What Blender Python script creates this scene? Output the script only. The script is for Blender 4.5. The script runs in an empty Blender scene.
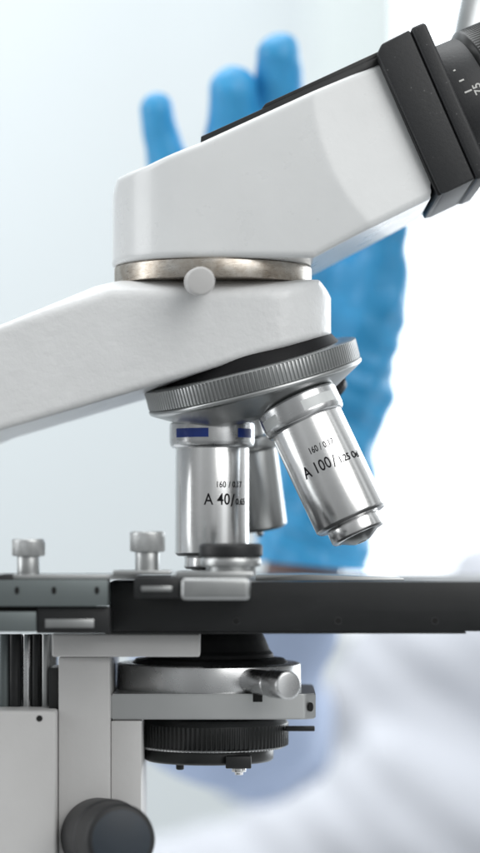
import bpy, bmesh, math, random
import numpy as np
from mathutils import Vector, Matrix
random.seed(4)
S = 0.00025          # metres per authoring unit (1 unit = 0.25 mm)
D = 2500.0           # camera distance in units
CX, HZ = 240.0, 534.0
C = bpy.context.scene.collection
sc = bpy.context.scene

def w(p): return ((p[0]-CX)*S, p[1]*S, (HZ-p[2])*S)      # authoring (x right, y depth, z down) -> world
def U(px, py, d):
    k = 1+d/D
    return (CX+(px-CX)*k, d, HZ+(py-HZ)*k)

# ------------------------------------------------------------------ objects
ROOT = {}
def empty(name, loc, label, cat, group=None):
    o = bpy.data.objects.new(name, None); C.objects.link(o)
    o.empty_display_size = .01
    o.location = w(loc); o['label'] = label; o['category'] = cat
    if group: o['group'] = group
    o['_b'] = list(w(loc))
    return o
def pivot_of(o):
    x = Vector((0, 0, 0))
    while o is not None:
        x += o.location; o = o.parent
    return x
def finish(name, bm, mat, parent=None, angle=35, label=None, flat=False):
    bmesh.ops.recalc_face_normals(bm, faces=bm.faces)
    me = bpy.data.meshes.new(name)
    off = pivot_of(parent)
    for v in bm.verts:
        v.co = Vector(w(v.co)) - off
    bmesh.ops.recalc_face_normals(bm, faces=bm.faces)
    bm.to_mesh(me); bm.free()
    if not flat:
        me.shade_smooth()
        me.set_sharp_from_angle(angle=math.radians(angle))
    mats = mat if isinstance(mat, list) else [mat]
    for m in mats: me.materials.append(m)
    o = bpy.data.objects.new(name, me); C.objects.link(o)
    o.parent = parent
    if label: o['label'] = label
    return o
def tag(o, **k):
    for a, b in k.items(): o[a] = b
    return o

# ------------------------------------------------------------------ shapes
def box(bm, x0, x1, y0, y1, z0, z1, bev=1.0, seg=2):
    r = bmesh.ops.create_cube(bm, size=1)
    for v in r['verts']:
        v.co = Vector(((x0+x1)/2+v.co.x*(x1-x0), (y0+y1)/2+v.co.y*(y1-y0), (z0+z1)/2+v.co.z*(z1-z0)))
    if bev > 0:
        es = list({e for v in r['verts'] for e in v.link_edges})
        bmesh.ops.bevel(bm, geom=es, offset=bev, segments=seg, affect='EDGES', profile=.5)
    return bm
def abox(bm, px0, px1, py0, py1, d0, d1, bev=1.0, seg=2):
    """box whose near face at depth d0 spans the given rectangle"""
    a = U(px0, py0, d0); b = U(px1, py1, d0)
    return box(bm, a[0], b[0], d0, d1, a[2], b[2], bev, seg)
def prism(bm, pts, y0, y1, bev=1.0, seg=2):
    a = [bm.verts.new((p[0], y0, p[1])) for p in pts]
    b = [bm.verts.new((p[0], y1, p[1])) for p in pts]
    n = len(pts)
    fs = [bm.faces.new(a), bm.faces.new(b[::-1])]
    for i in range(n):
        fs.append(bm.faces.new((a[i], b[i], b[(i+1) % n], a[(i+1) % n])))
    if bev > 0:
        es = list({e for f in fs for e in f.edges})
        bmesh.ops.bevel(bm, geom=es, offset=bev, segments=seg, affect='EDGES', profile=.5)
    return bm
def frame(a):
    a = Vector(a).normalized()
    e1 = Vector((0, -1, 0)) if abs(a.y) < .97 else Vector((0, 0, -1)); e1 = (e1 - a*e1.dot(a)).normalized()
    e2 = a.cross(e1).normalized()
    return a, e1, e2
def chamfer(prof, c):
    if c <= 0: return prof
    out = [prof[0]]
    for i in range(1, len(prof)-1):
        p, q, r = Vector(prof[i-1]), Vector(prof[i]), Vector(prof[i+1])
        l1, l2 = (p-q).length, (r-q).length
        if l1 < 1e-4 or l2 < 1e-4: continue
        k = min(c, l1*.4, l2*.4)
        out += [tuple(q+(p-q)/l1*k), tuple(q+(p-q)/l1*k*.3+(r-q)/l2*k*.3), tuple(q+(r-q)/l2*k)]
    out.append(prof[-1])
    return out
def lathe(bm, o, axis, prof, seg=96, c=.8, teeth=0, depth=0, tmin=-1e9, tmax=1e9, duty=.5):
    """profile [(t, r)...] turned about axis; closed to the axis at both ends. teeth: ribs where tmin<t<tmax"""
    a, e1, e2 = frame(axis); o = Vector(o)
    prof = chamfer([(prof[0][0], 0)] + list(prof) + [(prof[-1][0], 0)], c)[1:-1]
    if teeth: seg = teeth*4
    rings = []
    for t, r in prof:
        ring = []
        for k in range(seg):
            th = 2*math.pi*k/seg
            rr = r
            if teeth and tmin <= t <= tmax and k % 4 < 2: rr = r-depth
            ring.append(bm.verts.new(o+a*t+(e1*math.cos(th)+e2*math.sin(th))*max(rr, .01)))
        rings.append(ring)
    for A, B in zip(rings, rings[1:]):
        for k in range(seg):
            bm.faces.new((A[k], A[(k+1) % seg], B[(k+1) % seg], B[k]))
    bm.faces.new(rings[0]); bm.faces.new(rings[-1][::-1])
    return bm
def tube_ring(bm, o, axis, r0, r1, t0, t1, seg=96, c=.6):
    """annulus with a real hole"""
    a, e1, e2 = frame(axis); o = Vector(o)
    loop = [(t0+c, r1), (t0, r1-c), (t0, r0+c), (t0+c, r0), (t1-c, r0), (t1, r0+c), (t1, r1-c), (t1-c, r1)]
    rings = []
    for t, r in loop:
        rings.append([bm.verts.new(o+a*t+(e1*math.cos(2*math.pi*k/seg)+e2*math.sin(2*math.pi*k/seg))*r) for k in range(seg)])
    for i in range(len(rings)):
        A, B = rings[i], rings[(i+1) % len(rings)]
        for k in range(seg):
            bm.faces.new((A[k], A[(k+1) % seg], B[(k+1) % seg], B[k]))
    return bm
def curved_patch(bm, o, axis, e2, r, s0, s1, t0, t1, th=.35, n=12):
    """thin painted field lying on a cylinder"""
    a, e1, _ = frame(axis); e2 = Vector(e2); e2 = (e2-a*e2.dot(a)-e1*e2.dot(e1)).normalized(); o = Vector(o)
    g = []
    for rr in (r, r+th):
        for t in (t0, t1):
            g.append([bm.verts.new(o+a*t+(e1*math.cos(s/r)+e2*math.sin(s/r))*rr) for s in np.linspace(s0, s1, n)])
    A, B, Cc, Dd = g
    for i in range(n-1):
        for P, Q in ((A, B), (Cc, Dd), (A, Cc), (B, Dd)):
            bm.faces.new((P[i], P[i+1], Q[i+1], Q[i]))
    for i in (0, n-1): bm.faces.new((A[i], B[i], Dd[i], Cc[i]))
    return bm
def text_on(bm, txt, size, o, axis, e2, r, s0, t0, sx=1.0, off=.35, bold=.0):
    a, e1, _ = frame(axis); e2 = Vector(e2); e2 = (e2-a*e2.dot(a)-e1*e2.dot(e1)).normalized(); o = Vector(o)
    cu = bpy.data.curves.new('t', 'FONT'); cu.body = txt; cu.size = size; cu.offset = bold; cu.resolution_u = 3
    cu.space_character = 1.02
    ob = bpy.data.objects.new('t', cu); C.objects.link(ob)
    me = bpy.data.meshes.new_from_object(ob.evaluated_get(bpy.context.evaluated_depsgraph_get()))
    base = {}
    for i, v in enumerate(me.vertices):
        s = s0+v.co.x*sx; t = t0-v.co.y
        base[i] = bm.verts.new(o+a*t+(e1*math.cos(s/r)+e2*math.sin(s/r))*(r+off))
    for p in me.polygons:
        try: bm.faces.new([base[i] for i in p.vertices])
        except ValueError: pass
    wd = max(v.co.x for v in me.vertices)*sx
    bpy.data.objects.remove(ob); bpy.data.curves.remove(cu); bpy.data.meshes.remove(me)
    return s0+wd

# ------------------------------------------------------------------ implicit surfaces
def surface_nets(f, lo, hi, h):
    lo = np.array(lo, float); hi = np.array(hi, float)
    n = np.ceil((hi-lo)/h).astype(int)+1
    ax = [lo[i]+h*np.arange(n[i]) for i in range(3)]
    V = np.empty(n, np.float32)
    for i in range(n[0]):
        Y, Z = np.meshgrid(ax[1], ax[2], indexing='ij')
        P = np.stack([np.full(Y.size, ax[0][i]), Y.ravel(), Z.ravel()], 1)
        V[i] = f(P).reshape(Y.shape)
    ins = V < 0
    m = n-1
    def corner(A, i, j, k): return A[i:i+m[0], j:j+m[1], k:k+m[2]]
    acc = np.zeros((*m, 3), np.float32); cnt = np.zeros(m, np.float32)
    for axis in range(3):
        for a_ in (0, 1):
            for b_ in (0, 1):
                c0 = [0, 0, 0]; oth = [q for q in range(3) if q != axis]
                c0[oth[0]] = a_; c0[oth[1]] = b_
                c1 = list(c0); c1[axis] = 1
                v0, v1 = corner(V, *c0), corner(V, *c1)
                x = (v0 < 0) != (v1 < 0)
                t = np.where(x, v0/np.where(x, v0-v1, 1), 0)
                for q in range(3):
                    acc[..., q] += np.where(x, t if q == axis else c0[q], 0)
                cnt += x
    act = cnt > 0
    idx = -np.ones(m, np.int64); idx[act] = np.arange(act.sum())
    pos = acc[act]/cnt[act][:, None]
    cell = np.argwhere(act)
    P = lo+(cell+pos)*h
    quads = []
    for axis in range(3):
        o1, o2 = [(1, 2), (2, 0), (0, 1)][axis]
        sl0 = [slice(1, -1)]*3; sl0[axis] = slice(0, -1)
        sl1 = list(sl0); sl1[axis] = slice(1, None)
        a0, a1 = ins[tuple(sl0)], ins[tuple(sl1)]
        for flip in (0, 1):
            E = np.argwhere((a0 & ~a1) if not flip else (~a0 & a1))
            for q in range(3):
                if q != axis: E[:, q] += 1
            def at(d1, d2):
                K = E.copy(); K[:, o1] -= d1; K[:, o2] -= d2
                return idx[K[:, 0], K[:, 1], K[:, 2]]
            Q = np.stack([at(0, 0), at(1, 0), at(1, 1), at(0, 1)], 1)
            quads.append(Q[:, ::-1] if flip else Q)
    Q = np.concatenate(quads)
    for _ in range(3):
        e = h*.25; v = f(P); G = np.zeros_like(P)
        for q in range(3):
            dP = np.zeros(3); dP[q] = e
            G[:, q] = (f(P+dP)-f(P-dP))/(2*e)
        g2 = np.maximum((G**2).sum(1), .2)
        step = np.clip(v/g2, -h*.5, h*.5)
        P = P-G*step[:, None]
    return P, Q
def implicit(name, f, lo, hi, h, mat, parent, label=None, angle=80):
    P, Q = surface_nets(f, lo, hi, h)
    off = pivot_of(parent)
    Wp = np.stack([(P[:, 0]-CX)*S-off[0], P[:, 1]*S-off[1], (HZ-P[:, 2])*S-off[2]], 1)
    me = bpy.data.meshes.new(name)
    me.from_pydata(Wp.tolist(), [], Q.tolist())
    bm = bmesh.new(); bm.from_mesh(me)
    bmesh.ops.recalc_face_normals(bm, faces=bm.faces); bm.to_mesh(me); bm.free()
    me.shade_smooth(); me.set_sharp_from_angle(angle=math.radians(angle))
    me.materials.append(mat)
    o = bpy.data.objects.new(name, me); C.objects.link(o); o.parent = parent
    if label: o['label'] = label
    return o
def smin(a, b, k):
    h = np.clip(.5+.5*(b-a)/k, 0, 1); return b*(1-h)+a*h-k*h*(1-h)
def smax(a, b, k): return -smin(-a, -b, k)
def cap(P, a, b, ra, rb):
    a = np.array(a, float); b = np.array(b, float); ba = b-a
    h = np.clip(((P-a)@ba)/(ba@ba), 0, 1)
    return np.linalg.norm(P-a-h[:, None]*ba, axis=1)-(ra+(rb-ra)*h)
def ell(P, c, r):
    q = (P-np.array(c, float))/np.array(r, float)
    k0 = np.linalg.norm(q, axis=1); k1 = np.linalg.norm(q/np.array(r, float), axis=1)
    return k0*(k0-1)/np.maximum(k1, 1e-6)
def poly2(x, z, pts):
    """signed distance to a 2D polygon"""
    d = np.full(x.shape, 1e18); s = np.ones(x.shape)
    n = len(pts)
    for i in range(n):
        ax_, az = pts[i]; bx, bz = pts[i-1]
        ex, ez = bx-ax_, bz-az
        wx, wz = x-ax_, z-az
        t = np.clip((wx*ex+wz*ez)/(ex*ex+ez*ez), 0, 1)
        d = np.minimum(d, (wx-ex*t)**2+(wz-ez*t)**2)
        c1 = z >= az; c2 = z < bz; c3 = ex*wz > ez*wx
        fl = (c1 & c2 & c3) | (~c1 & ~c2 & ~c3)
        s = np.where(fl, -s, s)
    return s*np.sqrt(d)
def rmax(a, b, r):
    """intersection with a fillet of radius r"""
    u = np.maximum(a+r, 0); v = np.maximum(b+r, 0)
    return np.minimum(np.maximum(a, b), -r)+np.sqrt(u*u+v*v)

# ------------------------------------------------------------------ materials
def nodes(name):
    m = bpy.data.materials.new(name); m.use_nodes = True
    nt = m.node_tree; b = nt.nodes['Principled BSDF']
    return m, nt, b
def setp(b, **k):
    for n, v in k.items():
        i = b.inputs[n.replace('_', ' ')]
        i.default_value = (*v, 1) if isinstance(v, tuple) and len(v) == 3 else v
def noise(nt, scale, detail=4, rough=.5, vec=None, coord='Object', stretch=None):
    tc = nt.nodes.new('ShaderNodeTexCoord'); n = nt.nodes.new('ShaderNodeTexNoise')
    n.inputs['Scale'].default_value = scale; n.inputs['Detail'].default_value = detail
    n.inputs['Roughness'].default_value = rough
    if stretch:
        mp = nt.nodes.new('ShaderNodeMapping'); mp.inputs['Scale'].default_value = stretch
        nt.links.new(tc.outputs[coord], mp.inputs[0]); nt.links.new(mp.outputs[0], n.inputs['Vector'])
    else: nt.links.new(tc.outputs[coord], n.inputs['Vector'])
    return n
def ramp(nt, src, stops):
    r = nt.nodes.new('ShaderNodeValToRGB'); e = r.color_ramp.elements
    while len(e) < len(stops): e.new(.5)
    for i, (p, c) in enumerate(stops):
        e[i].position = p; e[i].color = (*c, 1) if isinstance(c, tuple) else (c, c, c, 1)
    nt.links.new(src, r.inputs[0]); return r
def bump(nt, b, src, strength, dist):
    n = nt.nodes.new('ShaderNodeBump'); n.inputs['Strength'].default_value = strength
    n.inputs['Distance'].default_value = dist
    nt.links.new(src, n.inputs['Height']); nt.links.new(n.outputs[0], b.inputs['Normal'])
    return n
def make(name, col, rough=.4, metal=0., bs=0, bd=0, bscale=300, var=0., vscale=60, coat=0., rvar=0., spec=.5):
    m, nt, b = nodes(name)
    setp(b, Base_Color=col, Roughness=rough, Metallic=metal, Coat_Weight=coat)
    b.inputs['Specular IOR Level'].default_value = spec
    if var:
        n = noise(nt, vscale, 6, .6)
        r = ramp(nt, n.outputs[0], [(.3, tuple(c*(1-var) for c in col)), (.7, tuple(min(1, c*(1+var)) for c in col))])
        nt.links.new(r.outputs[0], b.inputs['Base Color'])
    if rvar:
        n = noise(nt, vscale*1.7, 5, .6)
        r = ramp(nt, n.outputs[0], [(.3, max(.02, rough-rvar)), (.7, rough+rvar)])
        nt.links.new(r.outputs[0], b.inputs['Roughness'])
    if bs:
        n = noise(nt, bscale, 4, .5); bump(nt, b, n.outputs[0], bs, bd)
    return m
M = {}
M['paint'] = make('white_cast_enamel', (.75, .76, .765), .38, bs=.6, bd=.00035, bscale=420, var=.025, vscale=90, rvar=.06, coat=.15)
M['head_paint'] = make('white_smooth_enamel', (.75, .765, .77), .3, bs=.22, bd=.00018, bscale=380, var=.02, vscale=80, rvar=.05, coat=.15)
M['grey_paint'] = make('light_grey_enamel', (.56, .555, .55), .42, bs=.3, bd=.0002, bscale=500, var=.03, vscale=60)
M['chrome'] = make('polished_chrome', (.84, .84, .84), .165, 1, bs=.05, bd=.00005, bscale=900, rvar=.03, vscale=200, var=.02)
nt = M['chrome'].node_tree; b = nt.nodes['Principled BSDF']
n = noise(nt, 260, 5, .6, stretch=(.6, .6, 14)); r = ramp(nt, n.outputs[0], [(.3, .19), (.7, .26)]); nt.links.new(r.outputs[0], b.inputs['Roughness'])
bump(nt, b, n.outputs[0], .12, .00003)
M['satin'] = make('satin_steel', (.62, .625, .63), .27, 1, bs=.06, bd=.00003, bscale=1500, rvar=.015, vscale=120, var=.015)
M['alu'] = make('brushed_aluminium', (.5, .51, .51), .38, 1, bs=.1, bd=.00003, bscale=1500, rvar=.03, vscale=90, var=.02)
M['nose'] = make('dull_nickel', (.46, .47, .47), .34, 1, bs=.08, bd=.00005, bscale=900, rvar=.06, vscale=80, var=.06)
M['black'] = make('black_anodised', (.014, .015, .016), .42, bs=.2, bd=.0001, bscale=900, rvar=.08, vscale=120, var=.25)
m, nt, b = nodes('scuffed_black_anodised'); setp(b, Roughness=.4)
n = noise(nt, 45, 9, .72); r = ramp(nt, n.outputs[0], [(.35, (.008, .009, .0095)), (.6, (.012, .013, .014)), (.74, (.035, .037, .038))])
nt.links.new(r.outputs[0], b.inputs['Base Color'])
n2 = noise(nt, 160, 6, .6, stretch=(.25, 1, 1.5)); r2 = ramp(nt, n2.outputs[0], [(.3, .28), (.7, .55)]); nt.links.new(r2.outputs[0], b.inputs['Roughness'])
bump(nt, b, n2.outputs[0], .15, .00015)
M['scuffed'] = m
M['blackpl'] = make('black_rubber', (.012, .0125, .014), .5, bs=.3, bd=.0001, bscale=900, var=.2)
M['blackrib'] = make('black_ribbed_plastic', (.011, .012, .012), .33, bs=.2, bd=.0001, bscale=700, var=.2)
M['bluecap'] = make('blue_black_plastic', (.018, .027, .038), .45, bs=.2, bd=.0001, bscale=600, var=.2)
M['deepblack'] = make('matt_black', (.005, .005, .006), .6, spec=.25)
M['hole'] = make('recess_shade', (.003, .003, .003), .8)  # flat black stands in for shade inside holes, sockets, notches and gaps
M['teal'] = make('teal_grey_anodised', (.16, .185, .187), .42, .5, bs=.1, bd=.00005, bscale=900, var=.05)
M['ink'] = make('engraved_black_ink', (.012, .012, .014), .8, spec=.1)
M['blueband'] = make('blue_band_paint', (.012, .045, .28), .3, var=.1, vscale=400)
M['whitemark'] = make('white_marking_paint', (.62, .62, .6), .5)
M['whiteband'] = make('pale_band_paint', (.66, .68, .68), .35, var=.05, vscale=300)
M['glass'] = make('dark_lens_glass', (.03, .035, .03), .05, 0, coat=.5)

# worn nickel: brownish blotches with scratches along the ring
m, nt, b = nodes('worn_nickel'); setp(b, Metallic=.9, Roughness=.33)
n = noise(nt, 130, 8, .65); r = ramp(nt, n.outputs[0], [(.34, (.3, .25, .2)), (.5, (.46, .42, .37)), (.66, (.58, .56, .53))])
nt.links.new(r.outputs[0], b.inputs['Base Color'])
n2 = noise(nt, 500, 4, .6, stretch=(1, 1, 12)); r2 = ramp(nt, n2.outputs[0], [(.3, .22), (.7, .46)])
nt.links.new(r2.outputs[0], b.inputs['Roughness']); bump(nt, b, n2.outputs[0], .15, .0001)
M['worn'] = m
# black crackle with dust specks
m, nt, b = nodes('black_powder_coat'); setp(b, Roughness=.52)
tc = nt.nodes.new('ShaderNodeTexCoord'); vo = nt.nodes.new('ShaderNodeTexVoronoi'); vo.inputs['Scale'].default_value = 620
nt.links.new(tc.outputs['Object'], vo.inputs['Vector'])
r = ramp(nt, vo.outputs['Distance'], [(.0, (.13, .13, .135)), (.07, (.1, .1, .1)), (.12, (.021, .022, .024)), (1, (.016, .017, .0185))])
big = noise(nt, 170, 3, .5); rb = ramp(nt, big.outputs[0], [(.48, 0.), (.58, 1.)])
mx = nt.nodes.new('ShaderNodeMix'); mx.data_type = 'RGBA'; mx.inputs[6].default_value = (.018, .019, .021, 1)
nt.links.new(rb.outputs[0], mx.inputs[0]); nt.links.new(r.outputs[0], mx.inputs[7]); nt.links.new(mx.outputs[2], b.inputs['Base Color'])
n = noise(nt, 1100, 4, .6); bump(nt, b, n.outputs[0], .45, .00012)
M['powder'] = m
# nitrile glove
m, nt, b = nodes('blue_nitrile'); setp(b, Base_Color=(.04, .35, .68), Roughness=.42, Subsurface_Weight=.12, Subsurface_Scale=.004)
b.inputs['Subsurface Radius'].default_value = (.3, .6, 1)
n = noise(nt, 60, 6, .6); r = ramp(nt, n.outputs[0], [(.3, (.038, .31, .6)), (.7, (.058, .39, .74))]); nt.links.new(r.outputs[0], b.inputs['Base Color'])
n2 = noise(nt, 95, 5, .55, stretch=(1, 1, 1.8)); bump(nt, b, n2.outputs[0], .6, .002)
M['glove'] = m
M['skin'] = make('skin', (.17, .1, .085), .55, bs=.2, bd=.0005, bscale=300, var=.1)
def cloth(name, col, sc_):
    m, nt, b = nodes(name); setp(b, Base_Color=col, Roughness=.85)
    n = noise(nt, sc_, 4, .5); bump(nt, b, n.outputs[0], .4, .004)
    r = ramp(nt, n.outputs[0], [(.3, tuple(c*.95 for c in col)), (.7, col)]); nt.links.new(r.outputs[0], b.inputs['Base Color'])
    return m
M['coat'] = cloth('white_cotton', (.58, .6, .65), 14)
M['shirt'] = cloth('blue_cotton', (.37, .45, .62), 16)
M['wall'] = make('painted_wall', (.70, .75, .77), .7, bs=.1, bd=.001, bscale=40, var=.01, vscale=2)
M['desk'] = make('white_laminate', (.7, .71, .72), .4, var=.02, vscale=20)

# ================================================================== MICROSCOPE
mic = empty('microscope', (0, 40, 1060), 'white laboratory microscope with turret of silver objectives above a black stage, held from behind', 'microscope')
OX = 212.0
# ---- arm
arm_pts = [U(-60, 341, -85), U(0, 323, -85), (98, 0, 290.5), (122, 0, 285.2), (146, 0, 283.8), (318, 0, 283.8), U(337, 290, -80), U(337, 332, -80), U(0, 431, -85), U(-80, 455, -85)]
arm_pts = [(p[0], p[2]) for p in arm_pts]
arm_pts = arm_pts[:9] + [(-80, 470), (-110, 500), (-110, 1010), (-260, 1010), (-260, 480), (-200, 385)]
def arm_f(P):
    x, y, z = P[:, 0], P[:, 1], P[:, 2]
    d2 = poly2(x, z, arm_pts)
    # plan: rounded nose
    q = np.hypot(np.maximum(x-262, 0), np.maximum(np.abs(y)-20, 0))-70
    plan = np.where(x > 262, q, np.abs(y)-90)
    plan = smax(np.abs(y)-88, np.hypot(np.maximum(x-245, 0), y*.92)-87, 6)
    g = rmax(d2, plan, 7)
    # broad sloping shoulder along the upper edge
    top = (z-(281+np.maximum(0, 115-x)*.318))
    sh = (np.abs(y)-88)*.55-(top-26)*.835*.6
    return smax(g, np.where(x < 330, (np.abs(y)-88)*.42+(-(top)+17)*.9, -50), 9)
implicit('arm', arm_f, (-268, -96, 272), (345, 96, 1018), 2.2, M['paint'], mic, 'white cast arm reaching in from the left')
bm = bmesh.new(); box(bm, -270, 330, -170, 170, 1000, 1058, 12, 4)
finish('base', bm, M['paint'], mic)

# ---- clamp ring under the head
bm = bmesh.new(); lathe(bm, (213, 0, 0), (0, 0, 1), [(264, 95), (268.8, 95), (269.2, 98.5), (286.5, 98.5)], seg=160, c=.7)
finish('clamp_ring', bm, M['worn'], mic, label='worn brownish nickel ring under the head')
bm = bmesh.new()
a = Vector(U(197, 282, -92)); bq = Vector(U(201, 281, -150)); ax = bq-a
lathe(bm, a, ax, [(0, 9), (6, 9), (6.2, 13.2), (ax.length-1.5, 13.4), (ax.length, 12)], seg=64, c=1.2)
finish('clamp_screw', bm, M['satin'] if 0 else M['grey_paint'], mic, label='small grey thumbscrew')

# ---- head
TH = math.radians(23.6); cu_, su_ = math.cos(TH), math.sin(TH)
HO = U(213, 215, -90)
def T(u, v): return (HO[0]+u*cu_+v*su_, HO[2]-u*su_+v*cu_)      # tube frame -> (x,z)
head_pts = [(112, 267), (111, 205), T(-108, -68)]
p = U(110, 266, 0); 
head_pts = [(110.5, 268), (111, 214), (118, 197), T(212, -71), T(212, 68), T(112, 73), (300, 267.5), (290, 268)]
hp = [(110.5, 268), (112, 198), (118, 183), (150, 176.5), (202, 157), T(215, -72), T(215, 67.5), T(112, 74), (311, 268)]
def head_f(P):
    x, y, z = P[:, 0], P[:, 1], P[:, 2]
    dx, dz = x-HO[0], z-HO[2]
    u = dx*cu_-dz*su_; v = dx*su_+dz*cu_
    d2 = poly2(x, z, hp)
    W = np.abs(y)-(101-.00074*v*v)
    cyl = np.where(x < 213, np.hypot(x-213, y)-102.5, np.abs(y)-102.5)
    body = smax(W, cyl, 6)
    facet = np.abs(y)-(101-.26*(u-120)/1.0)
    body = np.maximum(body, facet*.967)
    # keep the foot round where it meets the ring
    foot = np.hypot(x-213, y)-102.5
    foot = np.where(z > 240, foot, foot-(240-z)*2.2)
    body = smax(body, np.minimum(foot, 60)*.6, 10)*1.0
    return rmax(d2, body, 6.5)
def head_f2(P):
    x, y, z = P[:, 0], P[:, 1], P[:, 2]
    dx, dz = x-HO[0], z-HO[2]
    u = dx*cu_-dz*su_; v = dx*su_+dz*cu_
    d2 = poly2(x, z, hp)
    W = np.abs(y)-(101-.00074*v*v)
    cyl = np.where(x < 213, np.hypot(x-213, y)-102.5, np.abs(y)-102.5)
    body = smax(W, cyl, 6)
    facet = (np.abs(y)-(101-.21*(u-118)))*.985
    body = smax(body, facet, .8)
    return rmax(d2, body, 6.5)
head = implicit('head_housing', head_f2, (104, -108, 72), (424, 108, 274), 1.55, M['head_paint'], mic, 'white inclined viewing head with a flat side facet')
# thin black gasket, cover strip on the slope
def tbox(bm, u0, u1, y0, y1, v0, v1, bev=1, seg=2):
    prism(bm, [T(u0, v0), T(u1, v0), T(u1, v1), T(u0, v1)], y0, y1, bev, seg)
bm = bmesh.new(); prism(bm, [T(14, -63), T(20, -75), T(214, -77.5), T(214, -71)], -84, 84, 1.0)
prism(bm, [T(84, -76), T(90, -79.5), T(214, -82), T(214, -76)], -82, 82, .8)
finish('cover_strip', bm, M['black'], head, label='thin black strip along the top of the head')
bm = bmesh.new(); tbox(bm, 205.5, 212, -92, 92, -75, 70.5, 2)
finish('gasket', bm, M['blackpl'], head)
blk = None
bm = bmesh.new()
pts = [T(206, -78), T(214, -85), T(244, -87), T(244, 70), T(212, 71), T(208, 69)]
prism(bm, pts, -98, 98, 2.2, 3)
plate = finish('mount_block', bm, M['powder'], mic, label='black powder coated block behind the eyepieces')
bm = bmesh.new(); tbox(bm, 244.8, 261, -99, 99, -88, 71.5, 4, 4)
finish('flange', bm, M['powder'], plate)
bm = bmesh.new(); tbox(bm, 240, 247, -94, 94, -82, 70, 1)
finish('seam', bm, M['hole'], plate)
# ---- eyepieces
def eyepiece(cy, yaw, body_mat, ring_mat, label, uoff=0):
    o3 = Vector((T(258+uoff, -6)[0], cy, T(258+uoff, -6)[1]))
    ax = Vector((cu_, yaw, -su_)).normalized()
    bm = bmesh.new(); lathe(bm, o3, ax, [(-4, 66), (30, 66), (31, 62), (34, 62)], seg=128, c=1)
    e = finish('eyepiece', bm, body_mat, mic, label=label)
    bm = bmesh.new(); lathe(bm, o3, ax, [(27, 64), (35, 71), (84, 71), (88, 68)], c=1.2, teeth=110, depth=2.2, tmin=40, tmax=83)
    finish('focus_ring', bm, ring_mat, e)
    bm = bmesh.new(); tube_ring(bm, o3, ax, 40, 62, 86, 118, c=5)
    finish('eyecup', bm, M['blackpl'], e)
    bm = bmesh.new(); lathe(bm, o3, ax, [(86, 40), (96, 40), (101, 30), (103, 10)], c=.4)
    finish('eye_lens', bm, M['glass'], e)
    return e, o3, ax
e, o3, ax = eyepiece(-28, .10, M['powder'], M['blackrib'], 'black near eyepiece with white scale marks')
bm = bmesh.new()
upv = (-su_, 0, -cu_)
for s, t_, l in ((30, 4.5, 2.2), (17, 4.5, 5), (4.5, 4.5, 7.5)):
    curved_patch(bm, o3, ax, upv, 66, s-.8, s+.8, t_, t_+l, .3, 3)
text_on(bm, '75', 11.5, o3, ax, upv, 66, -2.5, 21.5, off=.3, bold=.15)
finish('scale_marks', bm, M['whitemark'], e, flat=True)
o4 = Vector(U(496, 110, 190)); ax4 = Vector((.2, 0, -1))
bm = bmesh.new(); lathe(bm, o4, ax4, [(-20, 40), (20, 56), (60, 58), (64, 61), (150, 61), (156, 58)], seg=96, c=2)
finish('eyepiece', bm, M['nose'], mic, label='far eyepiece with dull silver barrel')

# ---- nosepiece
NA = Vector((math.sin(math.radians(14.6)), .128, math.cos(math.radians(14.4)))).normalized()
NO = Vector((252, 0, 374))      # centre of knurled ring
bm = bmesh.new()
lathe(bm, NO, NA, [(-34, 60), (-24, 84), (-9, 93)], seg=140, c=1)
nos = finish('nosepiece', bm, M['deepblack'], mic, label='black tapered upper plate of the revolving nosepiece')
bm = bmesh.new()
lathe(bm, NO, NA, [(-11, 104), (-9.5, 109), (9, 109), (10, 107)], c=.6, teeth=168, depth=1.7, tmin=-9.3, tmax=9)
finish('knurled_ring', bm, M['nose'], nos)
bm = bmesh.new()
lathe(bm, NO, NA, [(9.5, 107), (10.5, 109.5), (14, 109.5), (17, 105), (36, 72), (41, 58)], seg=160, c=1.5)
finish('turret_cone', bm, M['nose'], nos, label='dull nickel cone carrying the objectives')

# ---- objectives.  o = centre of the body's upper end
def objective(o, ax, R, L, collar, nose_r, nose_l, label, flat_mat='chrome', hexnose=False):
    a = Vector(ax).normalized(); o = Vector(o)
    bm = bmesh.new()
    lathe(bm, o, a, [(-4, R-2), (0, R-2), (1, R), (L-3, R), (L, R-3)], seg=128, c=.7)
    ob = finish('objective', bm, M[flat_mat], mic, label=label)
    bm = bmesh.new()
    cr, cl = collar
    lathe(bm, o, a, [(-cl-26, cr-14), (-cl-.5, cr-14), (-cl, cr-1), (-cl+2, cr), (-4.5, cr), (-1, cr-1), (1, cr-3)], seg=128, c=.8)
    finish('collar', bm, M['satin' if flat_mat == 'chrome' else flat_mat], ob)
    bm = bmesh.new()
    lathe(bm, o, a, [(L-2, nose_r-3), (L+.5, nose_r-3), (L+1, nose_r), (L+nose_l-2, nose_r), (L+nose_l, nose_r-2)], seg=96 if not hexnose else 96, c=.6)
    nz = finish('nose', bm, M[flat_mat], ob)
    bm = bmesh.new()
    lathe(bm, o, a, [(L+nose_l-1, nose_r-4), (L+nose_l+5, nose_r*.45), (L+nose_l+7, nose_r*.3)], seg=8 if hexnose else 48, c=.2)
    finish('front_cone', bm, M['nose'], nz)
    bm = bmesh.new()
    lathe(bm, o, a, [(L+nose_l+6.5, nose_r*.2), (L+nose_l+7.6, nose_r*.15)], seg=24, c=.1)
    finish('front_lens', bm, M['glass'], nz)
    return ob
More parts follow.
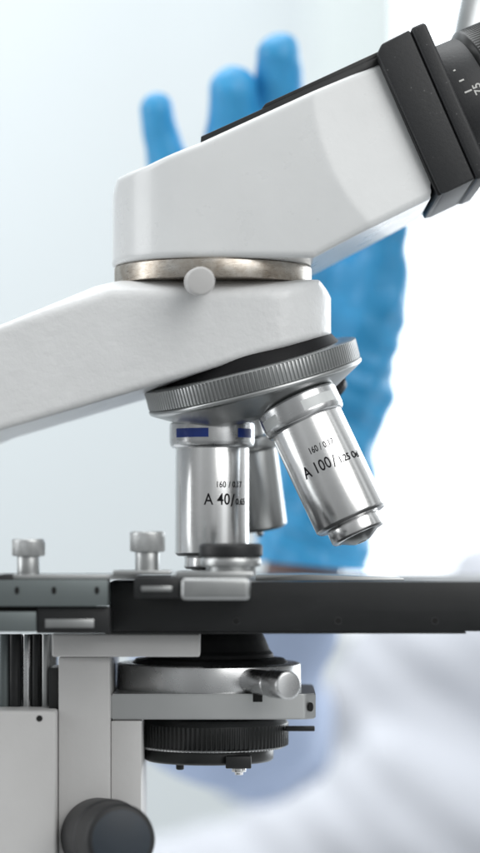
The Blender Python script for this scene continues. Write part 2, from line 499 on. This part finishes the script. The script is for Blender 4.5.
# forty
o40 = Vector((OX, 0, 447)); a40 = Vector((0, 0, 1))
q40 = objective(o40, a40, 37.2, 109, (42.6, 24), 28, 13, 'upright silver objective marked A 40 with blue bands')
bm = bmesh.new()
curved_patch(bm, o40, a40, (1, 0, 0), 42.65, -41, -3, -17.5, -8.5, .12)
curved_patch(bm, o40, a40, (1, 0, 0), 42.65, 28, 50, -17.5, -8.5, .12)
curved_patch(bm, o40, a40, (1, 0, 0), 42.65, 70, 110, -17.5, -8.5, .12)
finish('blue_band', bm, M['blueband'], q40)
bm = bmesh.new()
e_ = text_on(bm, 'A 40', 16, o40, a40, (1, 0, 0), 37.2, -7.5, 58, sx=.84, bold=.14)
e_ = text_on(bm, '/', 17, o40, a40, (1, 0, 0), 37.2, e_+.8, 59.5, sx=1.0, bold=.14)
text_on(bm, '0.65', 9, o40, a40, (1, 0, 0), 37.2, e_+1.2, 58, sx=.9, bold=.12)
text_on(bm, '160', 8.8, o40, a40, (1, 0, 0), 37.2, 4, 41, sx=.8, bold=.06)
text_on(bm, '/ 0.17', 8.8, o40, a40, (1, 0, 0), 37.2, 17.5, 41, sx=.8, bold=.06)
finish('lettering', bm, M['ink'], q40, flat=True)
# hundred
o100 = Vector(U(306.2, 423, -50)); a100 = Vector((.4215, -.11, .907)).normalized()
q100 = objective(o100, a100, 37, 107, (41.2, 24), 27.5, 15, 'tilted silver objective marked A 100 with a pale band', hexnose=True)
bm = bmesh.new()
curved_patch(bm, o100, a100, (1, 0, 0), 41.25, 2, 40, -16, -6, .12)
curved_patch(bm, o100, a100, (1, 0, 0), 41.25, -52, -27, -16, -6, .12)
finish('pale_band', bm, M['whiteband'], q100)
bm = bmesh.new()
e_ = text_on(bm, 'A 100', 16.2, o100, a100, (1, 0, 0), 37, -26.5, 54, sx=.76, bold=.14)
e_ = text_on(bm, '/', 17, o100, a100, (1, 0, 0), 37, e_+1.2, 55.5, sx=.9, bold=.1)
text_on(bm, '1.25 Oel', 9.8, o100, a100, (1, 0, 0), 37, e_+2.2, 54, sx=.8, bold=.16)
text_on(bm, '160 / 0.17', 9, o100, a100, (1, 0, 0), 37, -11.5, 34.5, sx=.72, bold=.13)
finish('lettering', bm, M['ink'], q100, flat=True)
# third, behind
o3b = Vector((249, 84, 446)); a3 = Vector((.13, .14, .97)).normalized()
objective(o3b, a3, 29, 84, (33, 14), 8, 1, 'shorter silver objective half hidden behind the upright one', flat_mat='nose')
bm = bmesh.new(); lathe(bm, Vector((322, 55, 372)), Vector((.62, .3, .55)), [(0, 17), (20, 17), (22, 15), (27, 12)], c=1, teeth=30, depth=1.2, tmin=3, tmax=20)
finish('blanking_plug', bm, M['blackpl'], nos, label='black plug in the turret')

# ---- stage
bm = bmesh.new()
abox(bm, 109, 640, 582, 631.5, -150, 330, 1.2)
stage = finish('stage', bm, M['scuffed'], mic, label='black flat stage plate')
bm = bmesh.new(); abox(bm, 104, 466, 631.8, 633.8, -148, 300, .5); finish('lower_plate', bm, M['black'], stage)
for px_, py_ in ((338, 621), (435, 621), (236, 621)):
    p = U(px_, py_, -150.6); bm = bmesh.new()
    tube_ring(bm, p, (0, 1, 0), 2.6, 4.0, 0, 1.2, seg=24, c=.2)
    s_ = finish('screw', bm, M['black'], stage)
    bm = bmesh.new(); lathe(bm, (p[0], p[1]+.3, p[2]), (0, 1, 0), [(0, 2.8), (.9, 2.8)], seg=24, c=0); finish('socket', bm, M['hole'], s_)
bm = bmesh.new()
a = U(256, 578, -60); b_ = U(404, 579, -60)
prism(bm, [(a[0], a[2]-2.5), (a[0]+50, a[2]-3.4), (b_[0]-3, b_[2]-1.2), (b_[0], b_[2]-.2), (b_[0], b_[2]+1.5), (a[0], b_[2]+1.5)], -60, 40, .3)
finish('slide_plate', bm, M['alu'], stage, label='thin metal plate lying on the stage')
# left slider bar
bm = bmesh.new(); abox(bm, -90, 108, 580, 606.5, -192, -150.5, 1.2)
sl = finish('slider_bar', bm, M['teal'], stage, label='grey slider bar with three holes')
for x in (17, 54, 97):
    p = U(x, 590.5, -192.4); bm = bmesh.new()
    lathe(bm, p, (0, 1, 0), [(0, 3.6), (1, 3.6)], seg=20, c=0)
    for v in bm.verts: v.co.x = p[0]+(v.co.x-p[0])*.6
    finish('hole', bm, M['hole'], sl)
bm = bmesh.new(); abox(bm, -90, 137, 574.5, 579.6, -184, -60, .6)
finish('top_rail', bm, M['alu'], stage)
bm = bmesh.new(); a = U(-6, 572, -186)
prism(bm, [(-20, 577), (0, 575), (22, 571), (30, 571), (30, 581), (-20, 581)], -190, -172, .5)
finish('dark_wedge', bm, M['black'], stage)
bm = bmesh.new(); abox(bm, -90, 95, 606.8, 612, -180, -150.5, .5); finish('shadow_gap_bar', bm, M['hole'], stage)  # black bar in place of the shade between the two sliders
bm = bmesh.new(); abox(bm, -90, 36, 611.5, 632, -190, -150.5, 1.2); finish('lower_slider', bm, M['teal'], stage, label='teal grey lower slider')
bm = bmesh.new(); abox(bm, 36.5, 110, 607.5, 633.5, -184, -150.5, 1.2); c_ = finish('slider_end', bm, M['black'], stage)
bm = bmesh.new(); abox(bm, 45, 94, 619, 628, -187, -184.2, .8); finish('slider_tongue', bm, M['nose'], c_)
# knobs
def stage_knob(cx, top, d, cap_r, cap_h, stem_r, stem_h, washer, label):
    k = 1+d/D; o = Vector(U(cx, top, d))
    bm = bmesh.new()
    lathe(bm, o, (0, 0, 1), [(0, cap_r*.93), (1.5, cap_r), (cap_h-1, cap_r), (cap_h, cap_r-1.5)], c=.7, teeth=40, depth=.9, tmin=2.5, tmax=cap_h-1)
    kn = finish('stage_knob', bm, M['alu'], stage, label=label)
    bm = bmesh.new(); lathe(bm, o, (0, 0, 1), [(cap_h-.5, stem_r), (cap_h+stem_h, stem_r)], seg=48, c=.3)
    finish('stem', bm, M['alu'], kn)
    if washer:
        bm = bmesh.new(); lathe(bm, o, (0, 0, 1), [(cap_h+stem_h-3, washer), (cap_h+stem_h+4, washer)], seg=64, c=.6)
        finish('washer', bm, M['alu'], kn)
stage_knob(28.5, 539, -172, 15.5, 16, 10.5, 18, 0, 'small knurled knob at the far left of the stage')
stage_knob(147.5, 531.5, -165, 16.5, 19, 11.5, 20, 0, 'knurled knob on the stage beside the upright objective')
bm = bmesh.new(); abox(bm, 113, 170, 570.5, 575, -195, -120, .8); finish('clip_base', bm, M['alu'], stage)
bm = bmesh.new(); abox(bm, 181, 250, 578, 600, -222, -150.6, 4, 4)
abox(bm, 176, 253, 571.5, 578.3, -215, -140, 1.5)
sh = finish('slide_holder', bm, M['nose'], stage, label='steel slide holder in front of the stage')
bm = bmesh.new(); abox(bm, 134, 181.5, 577, 598, -214, -150.6, 1.5)
dh = finish('holder_arm', bm, M['black'], sh)
bm = bmesh.new(); abox(bm, 141, 172, 586, 591.5, -216, -213.5, 1); finish('steel_strip', bm, M['nose'], dh)
bm = bmesh.new(); o = Vector(U(231, 557, -178))
lathe(bm, o, (0, 0, 1), [(-1, 26), (3, 28), (8, 28), (9, 23), (18, 23)], seg=64, c=.7)
finish('clamp_collar', bm, M['alu'], sh)
bm = bmesh.new(); lathe(bm, Vector(U(231, 543.5, -178)), (0, 0, 1), [(0, 27), (2, 29.5), (11, 29.5), (12.5, 28)], seg=16, c=.6)
finish('clamp_knob', bm, M['blackpl'], sh, label='low black knob')

# ---- under the stage
bm = bmesh.new(); abox(bm, 52, 200, 634, 657, -125, 60, 2, 3)
finish('stage_bracket', bm, M['grey_paint'], mic)
bm = bmesh.new(); abox(bm, 58.5, 110, 657.3, 1010, -112, 70, 1.6)
col = finish('column', bm, M['grey_paint'], mic, label='light grey square column under the stage')
bm = bmesh.new(); abox(bm, 111, 141.5, 721, 1010, -100, 40, 1.6)
finish('dovetail_slide', bm, M['grey_paint'], col)
bm = bmesh.new(); abox(bm, -150, 56, 711, 1010, -135, 90, 3, 3)
fb = finish('focus_housing', bm, M['grey_paint'], mic)
bm = bmesh.new(); lathe(bm, U(39.5, 718.5, -135.4), (0, 1, 0), [(0, 3), (1, 3)], seg=20, c=0)
finish('hole', bm, M['hole'], fb)
bm = bmesh.new(); abox(bm, -60, 56, 634, 711, 20, 60, .5); finish('guide_plate', bm, M['nose'], mic)
for px_, r_, mt in ((4, 6, 'teal'), (15, 6.5, 'black'), (27, 5, 'satin'), (36.5, 5, 'black'), (46, 5, 'alu')):
    bm = bmesh.new(); o = Vector(U(px_, 634, -70)); lathe(bm, o, (0, 0, 1), [(0, r_), (80, r_)], seg=40, c=.3)
    finish('guide_rod', bm, M[mt], mic)
bm = bmesh.new(); abox(bm, 49, 58, 668, 711, -100, -40, .8); finish('rack_stop', bm, M['black'], mic)

cond = bmesh.new()
lathe(cond, (OX-2, 0, 0), (0, 0, 1), [(628, 50), (640, 56), (650, 60), (653, 63), (657, 64), (658, 74), (662, 78), (664, 78)], seg=128, c=.6)
cond = finish('condenser', cond, M['black'], mic, label='black condenser lens mount under the stage')
bm = bmesh.new(); lathe(bm, (OX-3, 0, 0), (0, 0, 1), [(662, 88), (663, 91.5), (688, 92), (690, 90)], seg=160, c=.7)
finish('condenser_ring', bm, M['satin'], cond)
bm = bmesh.new()
x0, x1 = U(111, 700, -95)[0], U(316, 700, -95)[0]
z0, z1 = U(0, 694, -95)[2], U(0, 719.5, -95)[2]
pl = [(x0, -95), (x1-14, -95), (x1-8, -92), (x1, -84), (x1+2, 60), (x0, 80)]
A = [bm.verts.new((p[0], p[1], z0)) for p in pl]; B = [bm.verts.new((p[0], p[1], z1)) for p in pl]
fs = [bm.faces.new(A), bm.faces.new(B[::-1])]+[bm.faces.new((A[i], A[(i+1) % 6], B[(i+1) % 6], B[i])) for i in range(6)]
bmesh.ops.bevel(bm, geom=list({e for f in fs for e in f.edges}), offset=1.2, segments=2, affect='EDGES')
cb = finish('condenser_bracket', bm, M['alu'], mic, label='flat grey bracket that carries the condenser')
bm = bmesh.new(); abox(bm, 253, 262.5, 692.5, 702, -95.6, -80, .3); finish('notch', bm, M['hole'], cb)
bm = bmesh.new(); lathe(bm, U(311, 707, -92.5), (-.45, 1, 0), [(0, 2.6), (2, 2.6)], seg=20, c=0)
for v in bm.verts: v.co.z = U(0, 707, -92)[2]+(v.co.z-U(0, 707, -92)[2])*1.7
finish('hole', bm, M['hole'], cb)
bm = bmesh.new(); a = Vector(U(249, 681, -78)); b_ = Vector(U(289, 685.5, -150)); ax = b_-a; L = ax.length
lathe(bm, a, ax, [(0, 12), (L*.55, 12), (L*.57, 11), (L*.6, 13.4), (L-1.5, 13.4), (L, 12.2)], seg=64, c=.7)
finish('condenser_screw', bm, M['satin'], cb)
bm = bmesh.new(); lathe(bm, (214, 0, 0), (0, 0, 1), [(716, 70), (722, 74.5), (744, 74.5), (745.5, 72)], c=.6, teeth=96, depth=1.8, tmin=723, tmax=744.2)
ar = finish('aperture_ring', bm, M['blackrib'], cond, label='black ribbed aperture ring')
bm = bmesh.new(); box(bm, 285, 314, -30, -22, 724, 729, 1); finish('lever', bm, M['black'], ar)
bm = bmesh.new(); lathe(bm, (212, 0, 0), (0, 0, 1), [(745, 71), (747, 71)], seg=110, c=.2, teeth=110, depth=1.5); finish('bright_rim', bm, M['satin'], ar)
bm = bmesh.new(); lathe(bm, (209, 0, 0), (0, 0, 1), [(746.5, 62), (748, 64.5), (758, 64.5), (760, 62)], seg=120, c=.5)
fh = finish('filter_holder', bm, M['blackrib'], cond)
bm = bmesh.new(); o = Vector((181, -40, 758)); lathe(bm, o, (0, 0, 1), [(0, 4), (7, 4), (8, 3)], seg=24, c=.3); finish('screw', bm, M['black'], fh)
bm = bmesh.new(); box(bm, 226, 251, -72, -50, 750, 762, 1.2); lug = finish('lug', bm, M['black'], fh)
bm = bmesh.new(); o = Vector((239, -60, 762)); lathe(bm, o, (0, 0, 1), [(0, 7), (4, 7), (4.5, 4), (7, 4)], seg=24, c=.3); finish('screw', bm, M['chrome'], lug)
# focus knob
bm = bmesh.new(); a = Vector(U(97, 836, -112)); b_ = Vector(U(121.5, 840, -205)); ax = b_-a; L = ax.length
lathe(bm, a, ax, [(0, 33), (3, 36.5), (L*.55, 36.5), (L*.6, 34.5), (L-3, 33), (L, 29)], seg=96, c=1.6)
kn = finish('focus_knob', bm, M['blackpl'], mic, label='round black focus knob low on the column')
bm = bmesh.new(); lathe(bm, a, ax, [(L-1, 28), (L+.6, 27.5)], seg=96, c=.3); finish('knob_cap', bm, M['bluecap'], kn)

# ================================================================== PERSON
per = empty('person', U(430, 900, 2000), 'person in white lab coat and blue glove standing behind the microscope', 'person')
HD = 440
def J(px, py, dd=0): return U(px, py, HD+dd)
KH = 1+HD/D
def chain(P, pts, rs, k=8):
    d = None
    for i in range(len(pts)-1):
        c = cap(P, pts[i], pts[i+1], rs[i]*KH, rs[i+1]*KH)
        d = c if d is None else smin(d, c, k)
    return d
def hand_core(P):
    pinky = chain(P, [J(156, 109, -50), J(167, 160, -30), J(190, 215, 0), J(250, 300, 10)], [16.5, 19, 20, 24])
    ring = chain(P, [J(233, 91, -60), J(235, 140, -30), J(250, 210, 0), J(285, 300, 10)], [24, 28, 26, 26])
    mid = chain(P, [J(279, 55, -60), J(279, 110, -30), J(292, 190, 0), J(320, 300, 10)], [21.5, 25.5, 25, 26])
    idx_ = chain(P, [J(335, 105, -60), J(330, 150, -30), J(338, 210, 0), J(355, 300, 10)], [17, 21, 23, 26])
    thumb = chain(P, [J(388, 168, -70), J(384, 225, -40), J(378, 300, -10), J(352, 390, 15)], [17, 23, 30, 30])
    palm = chain(P, [J(285, 290, 15), J(300, 400, 30), J(310, 480, 40)], [40, 44, 44], 20)
    palm = smin(palm, chain(P, [J(355, 290, 10), J(345, 390, 30), J(325, 480, 40)], [40, 43, 44], 20), 25)
    f = smin(pinky, ring, 4); f = smin(f, mid, 4); f = smin(f, idx_, 5); f = smin(f, thumb, 12)
    return smin(f, palm, 28)
def glove_f(P):
    d = hand_core(P)
    x, y, z = P[:, 0], P[:, 1], P[:, 2]
    cuff = chain(P, [J(315, 440, 40), J(314, 520, 45), J(312, 600, 50)], [50, 55, 58], 20)
    d = smin(d, cuff, 25)
    # creases
    amp = np.clip((z-120)/220, .25, .75)
    wr = 2.6*np.sin(z*.085+x*.05+1.7*np.sin(x*.045+y*.03))+1.7*np.sin(z*.16-x*.09+2*np.sin(z*.03+y*.02))+1.1*np.sin(x*.19+z*.05)
    d = d+wr*amp
    cut = (z-(U(0, 566, HD)[2]))-(x-320)*.1
    rim = np.sqrt(d**2+np.minimum(cut+4, 0)**2*.2)*0
    return smax(d, cut, 3)
glove = None
body_lo = J(190, 440); 
def body_f(P):
    d = chain(P, [J(310, 450, 40), J(306, 560, 48), J(272, 635, 150), J(235, 690, 320), J(260, 720, 900)], [34, 34, 34, 48, 56], 20)
    return d
lo = U(150, 430, HD-60); hi = U(480, 1100, HD+520)
body = implicit('body', body_f, (120, 380, 440), (640, 1500, 1130), 9, M['skin'], per, 'bare wrist showing between glove and sleeve')
a = J(125, 20); b_ = J(430, 600)
glove = implicit('glove', glove_f, (a[0], HD-150, a[2]), (b_[0], HD+140, b_[2]), 2.6, M['glove'], per, 'blue nitrile glove with fingers raised behind the head')
def sleeve_f(P):
    d = cap(P, U(264, 632, 560), U(226, 690, 740), 84, 124)
    d = smin(d, cap(P, U(226, 690, 740), U(262, 730, 1450), 124, 118), 30)
    x, y, z = P[:, 0], P[:, 1], P[:, 2]
    d = d+5*np.sin(z*.04+x*.025+1.5*np.sin(x*.02))+3*np.sin(x*.05-z*.03)
    return smax(d, (U(0, 588, 560)[2])-z, 6)
implicit('shirt_sleeve', sleeve_f, (40, 430, 580), (700, 1500, 1250), 7, M['shirt'], per, 'soft blue shirt sleeve')
CD = 2300
def coat_f(P):
    c = lambda px, py, dd=0: U(px, py, CD+dd)
    d = cap(P, c(530, 655, 60), c(520, 950, 100), 240, 300)
    d = smin(d, cap(P, c(415, 690, 40), c(450, 950, 40), 165, 250), 90)
    d = smin(d, cap(P, c(385, 800, -140), c(560, 880, -160), 120, 150), 40)
    d = smin(d, cap(P, c(380, 865, -100), c(150, 930, -150), 190, 150), 60)
    x, y, z = P[:, 0], P[:, 1], P[:, 2]
    g = (z-x*.85)
    d = d+8*np.sin(g*.024+1.4*np.sin(x*.005+z*.004))+4*np.sin(g*.05+2*np.sin(x*.008))
    return d
implicit('lab_coat', coat_f, (-260, 1800, 480), (1250, 2850, 1560), 15, M['coat'], per, 'white lab coat with soft diagonal folds')

# ================================================================== SETTING
def W3(x, y, z): return (x*S, y*S, z*S)
DW = 6500
bm = bmesh.new()
def quad(bm, pts): bm.faces.new([bm.verts.new(p) for p in pts])
# wall built as four slabs round a tall window opening
wx0, wx1 = U(338, 0, DW)[0], 4800
wz0, wz1 = U(0, 120, DW)[2], U(0, 800, DW)[2]
wz0 = U(0, -260, DW)[2]
for (x0, x1, z0, z1) in ((-9000, wx0, -5200, 4200), (wx1, 9000, -5200, 4200), (wx0, wx1, -5200, wz0), (wx0, wx1, wz1, 4200)):
    box(bm, x0, x1, DW, DW+400, z0, z1, 0)
wl = finish('wall', bm, M['wall'], None, flat=True); wl['kind'] = 'structure'
wi = empty('window', ((wx0+wx1)/2, DW+100, wz1), 'bright overexposed window in the pale wall behind the gloved hand', 'window')
m, nt, b = nodes('daylight_pane'); setp(b, Base_Color=(.9, .95, 1), Roughness=.3)
b.inputs['Emission Color'].default_value = (.93, .97, 1, 1); b.inputs['Emission Strength'].default_value = 1.6
M['pane'] = m
bm = bmesh.new(); box(bm, wx0+60, wx1-60, DW+200, DW+220, wz0+60, wz1-60, 0); finish('pane', bm, M['pane'], wi, flat=True)
bm = bmesh.new()
for r_ in ((wx0, wx0+60, wz0, wz1), (wx1-60, wx1, wz0, wz1), (wx0+60, wx1-60, wz0, wz0+60), (wx0+60, wx1-60, wz1-60, wz1)):
    box(bm, r_[0]+1, r_[1]-1, DW+150, DW+260, r_[2]+1, r_[3]-1, 0)
finish('window_frame', bm, M['whitemark'], wi, flat=True)
cx0, cx1 = U(312, 0, 5600)[0], U(404, 0, 5600)[0]  # blind added before the window to tone down its bright upper corner
bm = bmesh.new()
n_ = 60
fr = [(cx0+(cx1-cx0)*i/n_, 5600+16*math.sin(i*1.1)) for i in range(n_+1)]
top = [[bm.verts.new((x, y+t, z)) for x, y in fr] for t in (0, 6) for z in (-5000, U(0, 150, 5600)[2])]
for A_, B_ in ((0, 1), (2, 3), (0, 2), (1, 3)):
    for i in range(n_): bm.faces.new((top[A_][i], top[A_][i+1], top[B_][i+1], top[B_][i]))
for i in (0, n_): bm.faces.new((top[0][i], top[1][i], top[3][i], top[2][i]))
M['blind'] = make('pale_blind', (.84, .88, .88), .9)
ct = finish('blind', bm, M['blind'], None); tag(ct, label='short pale curtain added to tone down the top corner of the bright window', category='blind')
bm = bmesh.new(); box(bm, -1500, 2400, -500, 1400, 1060.5, 1160, 4)
dk = finish('desk', bm, M['desk'], None); tag(dk, kind='structure')

# ================================================================== LIGHT
def area(name, loc, target, size, power, col=(1, 1, 1), sy=None):
    l = bpy.data.lights.new(name, 'AREA'); l.energy = power; l.color = col; l.size = size
    if sy: l.shape = 'RECTANGLE'; l.size_y = sy
    o = bpy.data.objects.new(name, l); C.objects.link(o); o.location = loc
    d = Vector(target)-Vector(loc); o.rotation_euler = d.to_track_quat('-Z', 'Y').to_euler()
    return o
area('key_lamp', (.55, -.75, .62), (0, 0, .02), .85, 5.8, (1, .99, .97))
area('top_softbox', (-.1, .2, 1.1), (0, 0, 0), .8, 6.5, (.97, .99, 1))  # unseen softbox added overhead to lift the white enamel
area('back_lamp', (.75, 1.0, .3), (0, 0, 0), .6, 6.5, (.93, .97, 1), .9)
area('left_fill', (-.9, -.1, .25), (0, 0, 0), .4, 4.2, (.97, .99, 1), .9)  # unseen fill added at the left for highlights on the chrome
area('wall_fill', (-.5, .85, .95), (-.35, 1.65, .0), 1.0, 11.5, (.95, .98, 1))  # unseen fill added to brighten the back wall

wd = bpy.data.worlds.new('World'); sc.world = wd; wd.use_nodes = True; nt = wd.node_tree
bg = nt.nodes['Background']
tc = nt.nodes.new('ShaderNodeTexCoord'); sp = nt.nodes.new('ShaderNodeSeparateXYZ'); nt.links.new(tc.outputs['Generated'], sp.inputs[0])
ng = nt.nodes.new('ShaderNodeMath'); ng.operation = 'MULTIPLY'; ng.inputs[1].default_value = -1; nt.links.new(sp.outputs['Y'], ng.inputs[0])
at = nt.nodes.new('ShaderNodeMath'); at.operation = 'ARCTAN2'; nt.links.new(sp.outputs['X'], at.inputs[0]); nt.links.new(ng.outputs[0], at.inputs[1])
mr = nt.nodes.new('ShaderNodeMapRange'); mr.inputs[1].default_value = -math.pi; mr.inputs[2].default_value = math.pi
nt.links.new(at.outputs[0], mr.inputs[0])
def az(deg): return .5+deg/360
stops = [(-180, .85), (-128, .95), (-112, .30), (-84, .20), (-55, .42), (-34, .62), (-30, .5), (-5, .46), (8, .7), (12, .52), (24, .7), (30, .72), (33, 1.35), (48, 1.35), (52, .5), (62, .6), (76, .14), (84, 1.2), (95, .2), (112, .75), (180, .9)]
r = ramp(nt, mr.outputs[0], [(az(a_), v) for a_, v in stops])
el = nt.nodes.new('ShaderNodeMapRange'); el.inputs[1].default_value = -1; el.inputs[2].default_value = .8
el.inputs[3].default_value = .25; el.inputs[4].default_value = 1.5
nt.links.new(sp.outputs['Z'], el.inputs[0])
mu = nt.nodes.new('ShaderNodeVectorMath'); mu.operation = 'SCALE'; nt.links.new(r.outputs[0], mu.inputs[0]); nt.links.new(el.outputs[0], mu.inputs['Scale'])
tn = nt.nodes.new('ShaderNodeVectorMath'); tn.operation = 'MULTIPLY'; tn.inputs[1].default_value = (.96, .99, 1.0)
nt.links.new(mu.outputs[0], tn.inputs[0]); nt.links.new(tn.outputs[0], bg.inputs[0]); bg.inputs[1].default_value = .73

# ================================================================== CAMERA
cd = bpy.data.cameras.new('camera'); cam = bpy.data.objects.new('camera', cd); C.objects.link(cam); sc.camera = cam
cam.location = (0, -D*S, 0); cam.rotation_euler = (math.pi/2, 0, 0)
cd.sensor_fit = 'VERTICAL'; cd.sensor_height = 24; cd.lens = 24*D/853; cd.shift_y = (HZ-426.5)/853
cd.clip_start = .01; cd.clip_end = 50
cd.dof.use_dof = True; cd.dof.focus_distance = (D-65)*S; cd.dof.aperture_fstop = cd.lens/(62*S*1000)
cd.dof.aperture_blades = 0
vs = sc.view_settings; vs.view_transform = 'Standard'; vs.look = 'None'; vs.exposure = 0; vs.gamma = 1
for o in sc.objects:
    if '_b' in o: del o['_b']
